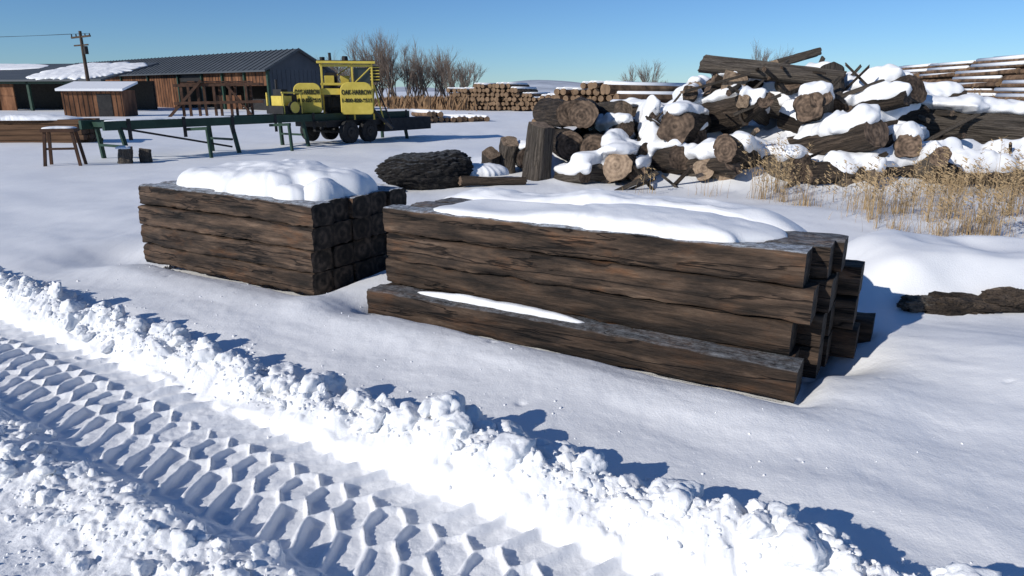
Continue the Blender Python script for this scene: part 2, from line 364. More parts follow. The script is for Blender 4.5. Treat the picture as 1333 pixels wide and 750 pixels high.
# ---------------------------------------------------------------- timber stacks
def timber_mesh(L,w,h,seed,nm,mat):
    nx=60
    r=.018;cs=[]
    for (cx,cy,a0) in ((w/2-r,h/2-r,0),(-w/2+r,h/2-r,90),(-w/2+r,-h/2+r,180),(w/2-r,-h/2+r,270)):
        for k in range(3):
            a=math.radians(a0+k*45);cs.append((cx+r*math.cos(a),cy+r*math.sin(a)))
        nxt={0:(-w/2+r,h/2),90:(-w/2,-h/2+r),180:(w/2-r,-h/2),270:(w/2,h/2-r)}[a0]
        p0=cs[-1]
        for k in (1,2,3,4,5,6): cs.append((p0[0]+(nxt[0]-p0[0])*k/7,p0[1]+(nxt[1]-p0[1])*k/7))
    cs=np.array(cs);n=len(cs)
    xs=np.linspace(-L/2,L/2,nx)
    V=np.zeros((nx,n,3));V[:,:,0]=xs[:,None];V[:,:,1]=cs[None,:,0];V[:,:,2]=cs[None,:,1]
    A=V.reshape(-1,3)
    corner=np.clip((np.abs(A[:,1])/(w/2)+np.abs(A[:,2])/(h/2)-1.5)/.5,0,1)
    chip=np.clip(vn3(A[:,0]*4.5+seed,A[:,1]*4,A[:,2]*4,seed)-.2,0,1)*corner*.22+np.clip(vn3(A[:,0]*13+seed,A[:,1]*9,A[:,2]*9,seed+1)-.25,0,1)*corner*.14
    d=.006*vn3(A[:,0]*5,A[:,1]*18,A[:,2]*18,seed+3)+.006*vn3(A[:,0]*12,A[:,1]*50,A[:,2]*50,seed+4)
    A[:,1]*=1+d/.1-chip;A[:,2]*=1+d/.1-chip
    A[:,1]+=.007*np.sin(A[:,0]*1.1+seed);A[:,2]+=.003*np.sin(A[:,0]*1.6+seed*2)
    F=[tuple(f) for f in grid_faces(nx,n,True)[:, ::-1]];mi=[0]*len(F)
    V2=list(map(tuple,A))
    for e,base in ((0,0),(1,(nx-1)*n)):
        c=len(V2);V2.append((-L/2 if e==0 else L/2,0,0))
        for k in range(n):
            t=(base+k,base+(k+1)%n,c)
            F.append(t if e==0 else t[::-1]);mi.append(1)
    o=raw(nm,V2,F,[mat,timber_end],mi,smooth=True)
    o.data.polygons.foreach_set('use_smooth',np.array([m==0 for m in mi]))
    bm=bmesh.new();bm.from_mesh(o.data);bmesh.ops.recalc_face_normals(bm,faces=bm.faces);
    es=[e for e in bm.edges if len(e.link_faces)==2 and e.link_faces[0].material_index!=e.link_faces[1].material_index]
    bmesh.ops.split_edges(bm,edges=es);bm.to_mesh(o.data);bm.free()
    return o
RZ=math.atan2(-.514,.857)
def pillow(name,cx,cy,z0,a,b,h,seed,parent,n=4.,amp=.10,k=4.,mat=snow,na=240,nr=50,zn=.22,rot=0,drop=.02,pw=.5,notch=None,thin=None):
    th=np.linspace(0,2*math.pi,na,endpoint=False)
    R=(np.abs(np.cos(th)/a)**n+np.abs(np.sin(th)/b)**n)**(-1/n)
    bx=R*np.cos(th);by=R*np.sin(th)
    m_=min(a,b)
    R=R+m_*(amp*2*vn2(bx*2.1+seed,by*2.1,seed)+amp*.9*vn2(bx*6+seed,by*6,seed+2)+amp*.45*vn2(bx*17+seed,by*17,seed+3))
    if notch is not None:
        for (nx_,ny_,nr_,nd_) in notch:
            R=R*(1-nd_*np.exp(-(((bx-nx_)**2+(by-ny_)**2)/nr_**2)))
    rho=np.concatenate([[0.002],1-(1-np.linspace(0.03,1,nr))**1.9])
    PX_=rho[:,None]*R[None,:]*np.cos(th)[None,:];PY_=rho[:,None]*R[None,:]*np.sin(th)[None,:]
    kk=k*(1+.5*vn2(bx*1.7+seed,by*1.7,seed+8))[None,:]
    hz=h*(1-rho[:,None]**kk)**pw*(1+zn*vn2(PX_*1.5+seed,PY_*1.5,seed+5)+.4*zn*vn2(PX_*4+seed,PY_*4,seed+6)+.2*zn*vn2(PX_*12+seed,PY_*12,seed+7))
    if thin is not None:
        for (nx_,ny_,rx_,ry_,nd_) in thin: hz=hz*(1-nd_*np.exp(-((PX_-nx_)/rx_)**2-((PY_-ny_)/ry_)**2))
    hz=hz-drop*(rho[:,None]>.999)
    c,s=math.cos(rot),math.sin(rot)
    XX=PX_*c-PY_*s;YY=PX_*s+PY_*c
    co=np.stack([cx+XX,cy+YY,z0+hz],-1).reshape(-1,3)
    return raw(name,co,grid_faces(len(rho),na,True),[mat],smooth=True,parent=parent)

def stack(name,s0,s1,o0,z0,cols,w,h,nofrost=(),dust=()):
    L=s1-s0;cs=(s0+s1)/2
    E=empty(name,(cs*.857+o0*.514,cs*-.514+o0*.857,0),RZ);k=0
    for ci,rows in enumerate(cols):
        for i,r in enumerate(rows):
            rr,ds,dl,do=r
            top=(i==len(rows)-1) and ci not in nofrost
            mt=timber_h if (top and ci in dust) else (timber_f if top else timber)
            t=timber_mesh(L+dl,w-.006,h-.007,k*7+int(L*10),f'tie_{k+1}',mt)
            t.parent=E;t.location=(ds+random.uniform(-.035,.035),w*(ci+.5)+do+random.uniform(-.016,.016),z0+h*(rr+.5));t.rotation_euler=(0,random.uniform(-.002,.002),random.uniform(-.005,.005))
            k+=1
    return E
colsA=[[(r,0,0,0) for r in range(4)] for c in range(5)]
A=stack('railroad_tie_stack',-6.92,-4.43,4.02,-.04,colsA,.252,.205)
pillow('snow_cap',.08,.68,.768,1.14,.54,.215,3,A,n=4,amp=.05,k=5.5,zn=.24,pw=.5,notch=[(1.0,-.5,.3,.22)])
pillow('snow_cap_lump',1.02,.40,.768,.17,.20,.14,6,A,n=2.3,amp=.10,k=2.6,zn=.4)
pillow('snow_cap_lump_b',.80,.24,.768,.20,.13,.10,9,A,n=2.3,amp=.10,k=2.6,zn=.4)
colsB=[[(0,-.03,.08,0)]]
u_=-.06
colsB+=[[(0,0,0,u_),(1,0,-.03,u_),(2,.03,.02,u_-.008),(3,-.01,.0,u_+.005)]]
colsB+=[[(0,.1,0,u_),(1,.06,0,u_),(2,.08,0,u_),(3,.06,.02,u_)]]
colsB+=[[(0,.14,0,u_),(1,.12,0,u_),(2,.1,0,u_),(3,.15,.0,u_)]]
colsB+=[[(0,.28,0,u_),(1,.22,0,u_),(2,.24,0,u_)]]
colsB+=[[(0,.35,0,u_),(1,.12,0,u_),(2,.05,0,u_)]]
B=stack('railroad_tie_stack',-3.72,-.50,3.98,-.065,colsB,.25,.215,nofrost=(4,),dust=(0,2,3))
pillow('snow_cap',.06,.56,.785,1.34,.345,.105,13,B,n=5.5,amp=.06,k=7,zn=.26,notch=[(-.62,.32,.50,.80),(1.4,-.3,.22,.2)],thin=[(-.75,-.1,.55,.4,.68)])
pillow('snow_cap_back',-.10,1.16,.58,1.62,.27,.29,19,B,n=5,amp=.05,k=5,zn=.16)
pillow('snow_strip',-.50,.135,.147,.74,.045,.035,23,B,n=2.2,amp=.2,k=3,zn=.5)

# ---------------------------------------------------------------- logs
def log_mesh(seed,bm_,em_):
    nx=16;ns=30
    xs=np.linspace(-.5,.5,nx);th=np.linspace(0,2*np.pi,ns,endpoint=False)
    A,Bt=np.meshgrid(xs,th,indexing='ij')
    g=random.Random(seed)
    r=1-.12*(A+.5)+.13*vn3(A*2+seed,np.cos(Bt)*1.1+9,np.sin(Bt)*1.1,seed)+.09*vn3(A*7+seed,np.cos(Bt)*4+9,np.sin(Bt)*4,seed+1)
    r=r*(1-g.uniform(0,.22)*np.cos(2*(Bt+g.uniform(0,3)))**2)
    bx=.16*np.sin(A*3+seed)
    slx=g.uniform(-.04,.04);sly=g.uniform(-.04,.04)
    cut=np.where(np.abs(A)>.49,slx*np.cos(Bt)+sly*np.sin(Bt)+.015*vn3(A*0+seed,np.cos(Bt)*3,np.sin(Bt)*3,seed),0)
    V=np.stack([A+cut,r*np.cos(Bt)+bx,r*np.sin(Bt)],-1).reshape(-1,3)
    F=[tuple(f) for f in grid_faces(nx,ns,True)];mi=[0]*len(F);V=list(map(tuple,V))
    for e,base in ((0,0),(1,(nx-1)*ns)):
        b0=len(V)
        for k in range(ns): V.append(V[base+k])
        c=len(V);x=-.5 if e==0 else .5
        V.append((x,float(bx[0 if e==0 else -1,0]),0))
        for k in range(ns):
            t=(b0+k,b0+(k+1)%ns,c);F.append(t[::-1] if e==0 else t);mi.append(1)
    o=raw('tmp',V,F,[bm_,em_],mi,smooth=True);me=o.data;bpy.data.objects.remove(o)
    b2=bmesh.new();b2.from_mesh(me);bmesh.ops.recalc_face_normals(b2,faces=b2.faces);b2.to_mesh(me);b2.free()
    me.name='log';return me
LM={'b':[log_mesh(i,bark,lend) for i in range(6)],'g':[log_mesh(i+10,bark_g,lend) for i in range(5)],'p':[log_mesh(i+20,bark_g,lend_l) for i in range(3)],'d':[log_mesh(i+30,bark_d,bark_d) for i in range(2)],'w':[log_mesh(i+40,bark,lend_l) for i in range(3)]}
def dirv(az,ti):
    return Vector((math.cos(az)*math.cos(ti),math.sin(az)*math.cos(ti),math.sin(ti)))
def place_log(par,name,c,az,ti,L,r,kind='b',roll=None):
    o=bpy.data.objects.new(name,random.choice(LM[kind]));COL.objects.link(o);o.parent=par
    o.location=c
    q=dirv(az,ti).to_track_quat('X','Z');o.rotation_mode='QUATERNION';o.rotation_quaternion=q@Euler((roll if roll is not None else random.uniform(0,6),0,0)).to_quaternion()
    o.scale=(L,r,r);return o
caps=[]
def cap(c,az,ti,L,r,t=.09,cov=.86):
    caps.append((c,az,ti,L*cov,r,t))
pile=empty('log_pile',(5,14,0))
off=Vector((5,14,0));nlog=0
def LG(x,y,z,azd,tid,L,r,k='b',sn=1,t=.1):
    global nlog;nlog+=1
    place_log(pile,f'log_{nlog}',Vector((x,y,z))-off,math.radians(azd),math.radians(tid),L,r,k)
    if sn: cap((x,y,z),math.radians(azd),math.radians(tid),L,r,t)
LG(.52,13.5,.50,0,86,1.15,.30,'p',0)
LG(.98,15.2,1.28,-80,2,2.2,.31,'b',0)
LG(1.50,15.1,1.22,-96,0,2.3,.33,'b',0)
LG(1.05,15.2,.62,-84,0,2.6,.32,'b',0)
LG(1.66,15.0,.58,-92,0,2.6,.33,'b',0)
LG(.25,14.6,.35,-85,4,2.0,.27,'g',1)
LG(-.10,14.0,.35,-60,70,.8,.22,'p',0)
LG(-.42,13.9,.25,-80,60,.6,.2,'p',0)
LG(1.15,13.2,.12,-60,6,.8,.18,'g',1,.12)
LG(2.05,15.6,1.2,-75,4,1.8,.26,'p',0)
LG(2.75,16.0,1.22,-70,0,1.8,.27,'w',1,.06)
LG(2.2,13.6,.33,-110,4,1.7,.34,'w',1,.14)
LG(2.85,13.9,.4,-70,6,1.9,.30,'b',1,.14)
LG(1.75,13.3,.25,-150,4,1.2,.22,'g',1,.12)
LG(3.45,14.0,1.0,-115,4,1.8,.40,'b',1,.10)
LG(4.1,15.0,1.2,-60,10,2.2,.38,'w',1,.14)
LG(3.55,13.0,.38,-60,10,1.6,.28,'b',1,.14)
LG(4.35,12.9,.5,-130,12,1.9,.27,'b',1,.18)
LG(4.9,12.8,.35,-80,6,1.4,.30,'g',1,.16)
LG(5.2,14.4,2.08,-17,-6,2.7,.19,'g',0)
LG(6.0,15.2,2.36,10,14,1.0,.11,'p',0)
LG(5.3,15.2,1.7,200,6,2.6,.30,'b',1,.14)
LG(6.35,14.1,1.75,70,35,1.3,.24,'g',0)
LG(6.0,14.0,1.2,-120,12,2.0,.33,'b',1,.24)
LG(7.1,14.2,1.55,-60,12,1.9,.33,'b',1,.26)
LG(6.9,13.3,1.0,20,10,2.2,.27,'b',1,.24)
LG(5.9,12.9,.75,-65,16,1.9,.32,'b',1,.24)
LG(7.5,13.3,.65,-125,5,1.9,.30,'b',1,.24)
LG(6.7,12.4,.35,5,3,3.0,.22,'b',1,.24)
LG(8.9,13.8,1.08,-20,-4,2.9,.44,'g',1,.14)
LG(8.0,14.8,1.5,160,6,2.4,.3,'b',1,.24)
LG(9.6,12.9,.36,-8,0,2.8,.24,'b',1,.24)
LG(10.3,13.6,.45,-95,3,1.8,.3,'w',1,.2)
LG(11.2,14.0,.4,-80,3,1.8,.32,'b',1,.2)
LG(8.6,12.2,.28,-4,0,2.2,.2,'b',1,.2)
for i in range(135):
    x=random.uniform(1.9,12.5);y=random.uniform(12.6,17.5)
    e=float(pile_env(np.array([x]),np.array([y]))[0])
    r=random.uniform(.15,.32);lv=random.choice([.45,.7,.9])
    if e<.35 or (7.4<x<10.6 and y<14.6) or (4.2<x<6.3 and y<15 and lv>.8): continue
    z=max(r*.7,e*lv-r*.9)
    az=random.choice([random.uniform(-130,-55)]*3+[random.uniform(-45,40)])
    LG(x,y,z,az,random.uniform(-12,22),random.uniform(1.0,2.2),r,random.choice('bbgggwwp'),random.random()<.85,random.uniform(.10,.25))
for i in range(70):
    x=random.uniform(2,10.5);y=random.uniform(12.2,15)
    e=float(pile_env(np.array([x]),np.array([y]))[0])
    LG(x,y,e*.95+.05,random.uniform(0,360),random.uniform(-25,50),random.uniform(.3,1.3),random.uniform(.02,.06),random.choice('gpb'),0)
V=[];F=[];offn=0
sv,sf=ico(3)
for (c,az,ti,L,r,t) in caps:
    d=np.array(dirv(az,ti));sd=np.cross(d,[0,0,1]);sd/=np.linalg.norm(sd);up=np.cross(sd,d)
    if up[2]<0: up=-up
    g=random.uniform
    nb=max(2,int(L/.26))
    for k in range(nb):
        if random.random()<.09: continue
        a=(k+.5)/nb-.5
        w=r*g(.65,1.1);tt=t*g(.45,1.15)
        p=np.array(c)+d*(a*L)+up*(r*.80)+sd*g(-.2,.2)*r
        wv=sv[:,0:1]*d*(L/nb*1.1)+sv[:,1:2]*sd*w+sv[:,2:3]*np.array([0,0,1.])*(tt+.05)
        wv=wv*(1+.25*vn3(sv[:,0]*2+k,sv[:,1]*2+p[0],sv[:,2]*2,3)+.08*vn3(sv[:,0]*6+k,sv[:,1]*6+p[0],sv[:,2]*6,4))[:,None]
        V.append(wv+p);F.append(sf+offn);offn+=len(wv)
sc=raw('snow_on_logs',np.concatenate(V)-np.array(off),np.concatenate(F),[snow],smooth=True,parent=pile)
rm=sc.modifiers.new('r','REMESH');rm.mode='VOXEL';rm.voxel_size=.036;rm.use_smooth_shade=True
sm=sc.modifiers.new('s','SMOOTH');sm.factor=.5;sm.iterations=5

bl=empty('fallen_log',(-1.5,12.4,0))
lv,lf=ico(6)
an=np.abs(lv);rr=(an[:,0]**3.4+(an[:,1]**2+an[:,2]**2)**1.7)**(-1/3.4)
w_=lv*rr[:,None];ang=np.arctan2(lv[:,2],lv[:,1])
dsp=1+.12*vn3(w_[:,0]*1.5,w_[:,1]*1.5,w_[:,2]*1.5,2)-.06*(1-np.abs(vn3(w_[:,0]*3.5,np.cos(ang)*4,np.sin(ang)*4,3)))**3+.06*vn3(w_[:,0]*9,w_[:,1]*11,w_[:,2]*11,5)+.04*vn3(w_[:,0]*20,w_[:,1]*20,w_[:,2]*20,4)
w_=w_*dsp[:,None]*np.array([.84,.40,.35]);w_[:,2]*=(1+.25*w_[:,0])
o_=raw('trunk',w_,lf,[bark_d],smooth=True,parent=bl);o_.location=(-.05,.2,.27);o_.rotation_euler=(0,.02,.38)
pillow('snow_drift',-1.0,-.3,-.05,.6,.4,.14,71,bl,n=2.2,k=2.5)
pillow('snow_drift_b',.75,.7,.2,.7,.4,.2,72,bl,n=2.2,k=2.5)
place_log(bl,'branch_stub',(1.15,.1,.12),math.radians(10),0,1.2,.09,'b')
sl=empty('half_buried_log',(3.6,5.2,0))
def rough_chunk(par,nm,loc,size,rot,seed,mat):
    v,f=ico(5);an=np.abs(v);q=(an**3).sum(1)**(-1/3);w=v*q[:,None]
    d=1+.2*vn3(w[:,0]*2+seed,w[:,1]*2,w[:,2]*2,seed)+.14*vn3(w[:,0]*6+seed,w[:,1]*6,w[:,2]*6,seed+1)+.07*vn3(w[:,0]*18,w[:,1]*14,w[:,2]*14,seed+2)
    o=raw(nm,w*d[:,None]*np.array(size),f,[mat],smooth=True,parent=par);o.location=loc;o.rotation_euler=rot;return o
rough_chunk(sl,'trunk',(.10,.05,.03),(.50,.17,.09),(.1,.03,.02),5,bark)
rough_chunk(sl,'bark_slab',(.34,-.02,.11),(.20,.10,.07),(.3,-.1,-.1),9,bark)
rough_chunk(sl,'bark_slab_b',(-.34,.0,.06),(.18,.08,.06),(.2,.15,.2),11,bark_g)
rough_chunk(sl,'bark_slab_c',(.02,-.06,.0),(.22,.07,.05),(.2,.1,-.2),12,bark)

# ---------------------------------------------------------------- far decks of logs
def deck(name,p0,p1,rows,r,L,setback=.5,snowy=True,seed=1,wmax=3,front=.25):
    g=random.Random(seed)
    E=empty(name,(p0[0],p0[1],0),math.atan2(p1[1]-p0[1],p1[0]-p0[0]))
    tot=math.hypot(p1[0]-p0[0],p1[1]-p0[1])
    mb=MB();ms=MB()
    for k in range(rows):
        for w in range(wmax):
            x=g.uniform(-1,0)
            while x<tot:
                l=L*g.uniform(.8,1.1);rr=r*g.uniform(.75,1.15)
                y=k*setback*r*1.5+w*2*r+g.uniform(-.1,.1)*r;z=r+k*1.75*r+g.uniform(-.12,.12)*r
                mb.tube((x,y,z),(x+l,y+g.uniform(-.12,.12),z+g.uniform(-.08,.08)),rr,rr*.85,10,0,1)
                if snowy and (w==0 or k==rows-1) and g.random()<(.9 if k%2==0 or k==rows-1 else .45):
                    ms.tube((x+.1,y+front*r,z+rr*.76),(x+l-.1,y+front*r,z+rr*.72),rr*.66,rr*.55,8,0,0)
                x+=l+g.uniform(.05,.4)
    mb.obj('logs',[deckw,deckend],E,smooth=False)
    if ms.v: ms.obj('snow_layers',[snow],E,smooth=True)
    return E
def deck_ends(name,p0,p1,height,r,L,seed=1):
    g=random.Random(seed)
    E=empty(name,(p0[0],p0[1],0),math.atan2(p1[1]-p0[1],p1[0]-p0[0]))
    tot=math.hypot(p1[0]-p0[0],p1[1]-p0[1]);mb=MB();ms=MB();k=0
    while r+k*1.74*r<height:
        x=r+(k%2)*r+k*.5*r
        while x<tot-k*.4*r:
            rr=r*g.uniform(.7,1.08);z=r+k*1.74*r+g.uniform(-.1,.1)*r;a=g.uniform(-.3,.3)
            lim=height*(.75+.3*math.sin(x*.6+seed)*math.sin(x*.23))
            if z<lim:
                mb.tube((x,a,z),(x+g.uniform(-.2,.2),L+a,z+g.uniform(-.1,.1)),rr,rr*.85,12,0,1)
                if z+1.8*r>=lim: ms.tube((x,a+.1,z+rr*.7),(x,L,z+rr*.7),rr*.75,rr*.7,8,0,0)
            x+=2*r*g.uniform(.95,1.15)
        k+=1
    mb.obj('logs',[deckw,deckend],E);
    if ms.v: ms.obj('snow_cover',[snow],E,smooth=True)
    return E
deck('log_deck',(24.8,50),(20.0,22),11,.17,6,.9,seed=3,front=-.3)
deck('log_deck',(14.5,52),(33,66),6,.2,6,.5,seed=4)
deck_ends('log_deck',(-6.5,66),(3.5,62),2.5,.22,5,seed=5)
deck_ends('log_deck',(1.0,36),(6.2,33),2.1,.17,4,seed=6)
deck('log_deck',(4.5,24),(11,27.5),6,.18,4.5,.8,seed=8,wmax=2)
deck_ends('log_deck',(-5.0,39),(-1.2,40.5),.6,.16,4,seed=9)

# ---------------------------------------------------------------- dry grass
gxx=np.linspace(0,16,160);gyy=np.linspace(6,20,140)
_GX,_GY=np.meshgrid(gxx,gyy,indexing='ij');_GH=H(_GX,_GY)
def GZ(x,y):
    i=min(158,max(0,int((x-0)/16*159)));j=min(138,max(0,int((y-6)/14*139)));return float(_GH[i,j])
def grass(name,spots,mat):
    V=[];F=[]
    for (cx,cy,rad,n,hh) in spots:
        for i in range(n):
            a=random.uniform(0,6.28);rr=abs(random.gauss(0,rad*.7))
            x=cx+rr*math.cos(a);y=cy+rr*math.sin(a);z=GZ(x,y)-.02
            h=hh*random.uniform(.25,1.15)*(1-.3*min(1,rr/rad));ln=random.gauss(0,.38);az=random.uniform(0,6.28);w=random.uniform(.0018,.0048)
            px,py=math.cos(az+1.57)*w,math.sin(az+1.57)*w
            b=len(V);K=4
            for k in range(K+1):
                t=k/K;bend=ln*h*t*t
                ww=(1-t*.7)
                V.append((x+math.cos(az)*bend-px*ww,y+math.sin(az)*bend-py*ww,z+h*t*(1-.35*abs(ln)*t)))
                V.append((x+math.cos(az)*bend+px*ww,y+math.sin(az)*bend+py*ww,z+h*t*(1-.35*abs(ln)*t)))
            for k in range(K): F.append((b+2*k,b+2*k+1,b+2*k+3,b+2*k+2))
            if h>.42 and random.random()<.5:
                tx,ty,tz=V[-1]
                for j in range(9):
                    q=random.uniform(-.16,.03);l=random.uniform(.02,.06);aa=random.uniform(0,6.28);b=len(V)
                    V.append((tx,ty,tz+q));V.append((tx+.006,ty,tz+q+.01));V.append((tx+math.cos(aa)*l,ty+math.sin(aa)*l,tz+q+l*.8));V.append((tx+math.cos(aa)*l-.005,ty+math.sin(aa)*l,tz+q+l*.8-.008));F.append((b,b+1,b+2,b+3))
    return raw(name,V,F,[mat])
sp=[(4.15,11.3,.22,70,1.1),(4.4,11.0,.2,60,.9),(4.6,11.9,.3,70,1.0),(3.4,11.6,.3,30,.5),(2.3,11.9,.3,20,.5),(5.2,10.0,.3,80,.8),(5.0,9.2,.5,80,.6)]
for i in range(46):
    x=random.uniform(4.5,10.5);y=random.uniform(7.8,12.0)+.15*(x-5)
    sp.append((x,y,random.uniform(.15,.5),random.randint(20,100),random.uniform(.35,.95)))
for i in range(18):
    x=random.uniform(4.5,7.5);sp.append((x,random.uniform(7.5,8.8),random.uniform(.1,.35),random.randint(30,100),random.uniform(.35,.75)))
sp+=[(9.8,15.2,.6,160,1.3),(9.0,14.9,.4,90,1.3),(10.6,15.6,.5,100,1.2)]
grass('dry_grass',sp,grassm)
def brush(name,x0,x1,y0,y1,n,hh,mat,seed):
    g=random.Random(seed);V=[];F=[]
    for i in range(n):
        t=g.random();x=x0+(x1-x0)*t+g.uniform(-1,1);y=y0+(y1-y0)*t+g.uniform(-3,3)
        h=hh*g.uniform(.4,1.1);w=g.uniform(.03,.12);l=g.gauss(0,.3)*h;b=len(V)
        V+=[(x-w,y,-.05),(x+w,y,-.05),(x+l+w*.2,y+g.uniform(-.3,.3),h),(x+l*.5-w*1.2,y,h*.6)];F.append((b,b+1,b+2,b+3))
    return raw(name,V,F,[mat])
brush('dry_brush',-16,8,84,70,3200,1.1,brushm,3)
brush('dry_brush',-12,-4,72,66,900,1.3,brushm,4)
brush('dry_brush',8,70,75,80,3500,1.4,brushm,5)
brush('dry_brush',12,24,30,22,900,.7,grassm,6)

# ---------------------------------------------------------------- bare trees
def bare_tree(x,y,h,seed,mat=twig,stems=4,spread=.5,dep=5):
    g=random.Random(seed);mb=MB()
    def br(p,d,l,r,k):
        q=p+d*l
        mb.tube(p,q,r,r*.62,4 if k>1 else 3,0)
        if k==0: return
        for i in range(g.choice([3,4,4])):
            t=g.uniform(.3,1);a=Vector((g.gauss(0,1),g.gauss(0,1),g.gauss(.5,.6))).normalized()
            nd=(d+a*g.uniform(.3,.62)).normalized();nd.z=max(nd.z,.2);nd.normalize()
            br(p+d*l*t,nd,l*g.uniform(.6,.85),max(r*.55,.009),k-1)
    for i in range(stems):
        d=Vector((g.gauss(0,spread*.5),g.gauss(0,spread*.5),1)).normalized()
        br(Vector((g.uniform(-.5,.5)*stems*.3,g.uniform(-.4,.4),-.1)),d,h*g.uniform(.26,.40),h*.010+.01,dep-1)
    o=mb.obj('bare_tree',[mat]);o.location=(x,y,0);return o
for i,(u,Yd,h) in enumerate([(425,92,6.6),(436,95,6.0),(448,88,6.3),(460,90,7.0),(472,86,8.3),(490,90,7.6),(508,88,8.2),(522,85,8.8),(535,92,7.6),(548,88,7.2),(566,92,7.6),(580,90,7.0),(592,86,6.2),(602,95,6.4),(842,80,5.4),(985,80,6.8),(997,84,5.8),(860,84,3.6)]):
    bare_tree((u-666.5)/889/1.04*Yd,Yd,h*1.08,i+100,stems=5)
for i,(u,Yd,h) in enumerate([(880,70,3.0),(898,71,2.8),(1160,80,4.6),(1180,82,4.2)]):
    bare_tree((u-666.5)/889/1.04*Yd,Yd,h,i+200,mat=redtwig,stems=5,spread=.9,dep=4)
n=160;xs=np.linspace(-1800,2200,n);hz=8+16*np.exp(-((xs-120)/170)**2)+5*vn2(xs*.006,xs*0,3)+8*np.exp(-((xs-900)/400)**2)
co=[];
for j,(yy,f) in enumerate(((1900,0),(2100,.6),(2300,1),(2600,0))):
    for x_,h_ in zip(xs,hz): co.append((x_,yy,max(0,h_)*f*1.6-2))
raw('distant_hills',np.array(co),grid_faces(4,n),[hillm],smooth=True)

# ---------------------------------------------------------------- barn
ba=empty('sawmill_barn',(-21.4,63,0),math.atan2(.64,-.77))
LB=53
mb=MB()
def seg(d0,d1,z0,z1,m,y=0.0): mb.box(d0,d1,y-.08,y,z0,z1,m)
seg(0.15,12,2.15,3.35,0);seg(12,17,2.6,3.35,2);seg(17,31,0,3.35,0);seg(31,52.8,2.5,3.35,0)
seg(.15,4,0,1.0,2,-.2);seg(6,11,0,1.3,0,-.5);seg(33,46,0,1.6,2,-.5)
for d in (.1,4,8,12,17,24,31,36,41,46,52.7): mb.box(d-.12,d+.12,-.02,.2,0,3.4,1)
mb.box(0,LB,-.12,.12,3.35,3.6,1)
mb.box(.3,LB,-5.9,-5.7,0,3.3,2)
for d in np.arange(17.3,31,.6): mb.box(d,d+.04,.003,.03,0,3.3,2)
for d in np.arange(.4,12,.6): mb.box(d,d+.04,.003,.03,2.2,3.3,2)
mb.obj('walls',[barnw,greenm,darkm],ba)
mg=MB();mg.v=[(0,.1,0),(0,-6,0),(0,-6,3.6),(0,-3,5.2),(0,.1,3.6),(.25,.1,0),(.25,-6,0),(.25,-6,3.6),(.25,-3,5.2),(.25,.1,3.6)]
mg.f=[(0,1,2,3,4),(9,8,7,6,5),(0,5,6,1),(1,6,7,2),(0,4,9,5)];mg.m=[0]*5
for y in np.arange(-5.8,0,.45): mg.box(-.04,-.003,y,y+.07,0,3.5,0)
mg.obj('gable_wall',[gablem],ba)
mr=MB()
def roofslab(y0,z0,y1,z1):
    b=len(mr.v)
    for x in (-.5,LB+.5):
        mr.v+= [(x,y0,z0),(x,y1,z1),(x,y1,z1+.12),(x,y0,z0+.12)]
    for f in ((0,1,2,3),(7,6,5,4),(0,4,5,1),(1,5,6,2),(2,6,7,3),(3,7,4,0)): mr.f.append([b+i for i in f]);mr.m.append(0)
roofslab(.7,3.32,-3,5.25);roofslab(-6.7,3.32,-3.0,5.25)
for x in np.arange(-.4,LB,.9): mr.beam((x,.68,3.48),(x,-2.98,5.41),.08,.05,0)
mr.obj('roof',[roofm],ba)
ls=empty('open_shed',(-35,61,0),math.radians(166))
m2=MB();
for d in np.arange(0,40,4): m2.box(d-.12,d+.12,-.1,.1,0,2.6,1)
m2.box(0,38,-6,-5.8,0,2.6,2);m2.box(0,38,-.1,.1,2.3,2.6,1);m2.box(10,14,-.3,-.2,0,2.3,0);m2.box(20,27,-.3,-.2,0,1.4,0)
m2.obj('frame',[barnw,greenm,darkm],ls)
m3=MB()
m3.v=[(-.4,.6,2.5),(38,.6,2.5),(38,-6.5,4.1),(-.4,-6.5,4.1),(-.4,.6,2.65),(38,.6,2.65),(38,-6.5,4.25),(-.4,-6.5,4.25)]
m3.f=[(0,3,2,1),(4,5,6,7),(0,1,5,4),(1,2,6,5),(2,3,7,6),(3,0,4,7)];m3.m=[0]*6
m3.obj('roof',[roofm],ls)
sn=pillow('roof_snow',4.2,-2.9,0,4.3,3.3,.22,81,ls,n=4,amp=.06,k=6)
for v in sn.data.vertices: v.co.z+=2.67+(.6-v.co.y)*1.6/7.1-.02
sn=pillow('roof_snow_b',20,-5,0,9,1.4,.12,82,ls,n=3,amp=.1,k=6)
for v in sn.data.vertices: v.co.z+=2.67+(.6-v.co.y)*1.6/7.1-.02
ss=empty('wooden_shed',(-28.5,49,0),math.radians(8))
m4=MB();m4.box(-1.9,1.9,-1.2,1.2,-.1,1.75,0);
for x in np.arange(-1.8,1.9,.3): m4.box(x,x+.02,-1.225,-1.203,0,1.72,1)
m4.box(.3,1.2,-1.24,-1.226,0,1.5,1)
m4.obj('walls',[barnw,darkm],ss)
m5=MB();m5.v=[(-2.1,-1.5,1.7),(2.1,-1.5,1.7),(2.1,1.4,2.2),(-2.1,1.4,2.2),(-2.1,-1.5,1.85),(2.1,-1.5,1.85),(2.1,1.4,2.35),(-2.1,1.4,2.35)];m5.f=m3.f;m5.m=[0]*6
m5.obj('roof',[snow],ss)
up=empty('utility_pole',(-31.5,53,0),math.radians(-20))
m6=MB();m6.tube((0,0,-.2),(0,0,5.9),.15,.1,10,0,0);m6.beam((-.95,0,5.45),(.95,0,5.55),.1,.12,0);m6.beam((-.8,0,4.9),(.6,0,4.95),.08,.1,0)
for x in (-.9,-.45,.45,.9): m6.tube((x,0,5.5),(x,0,5.72),.05,.04,6,1,1)
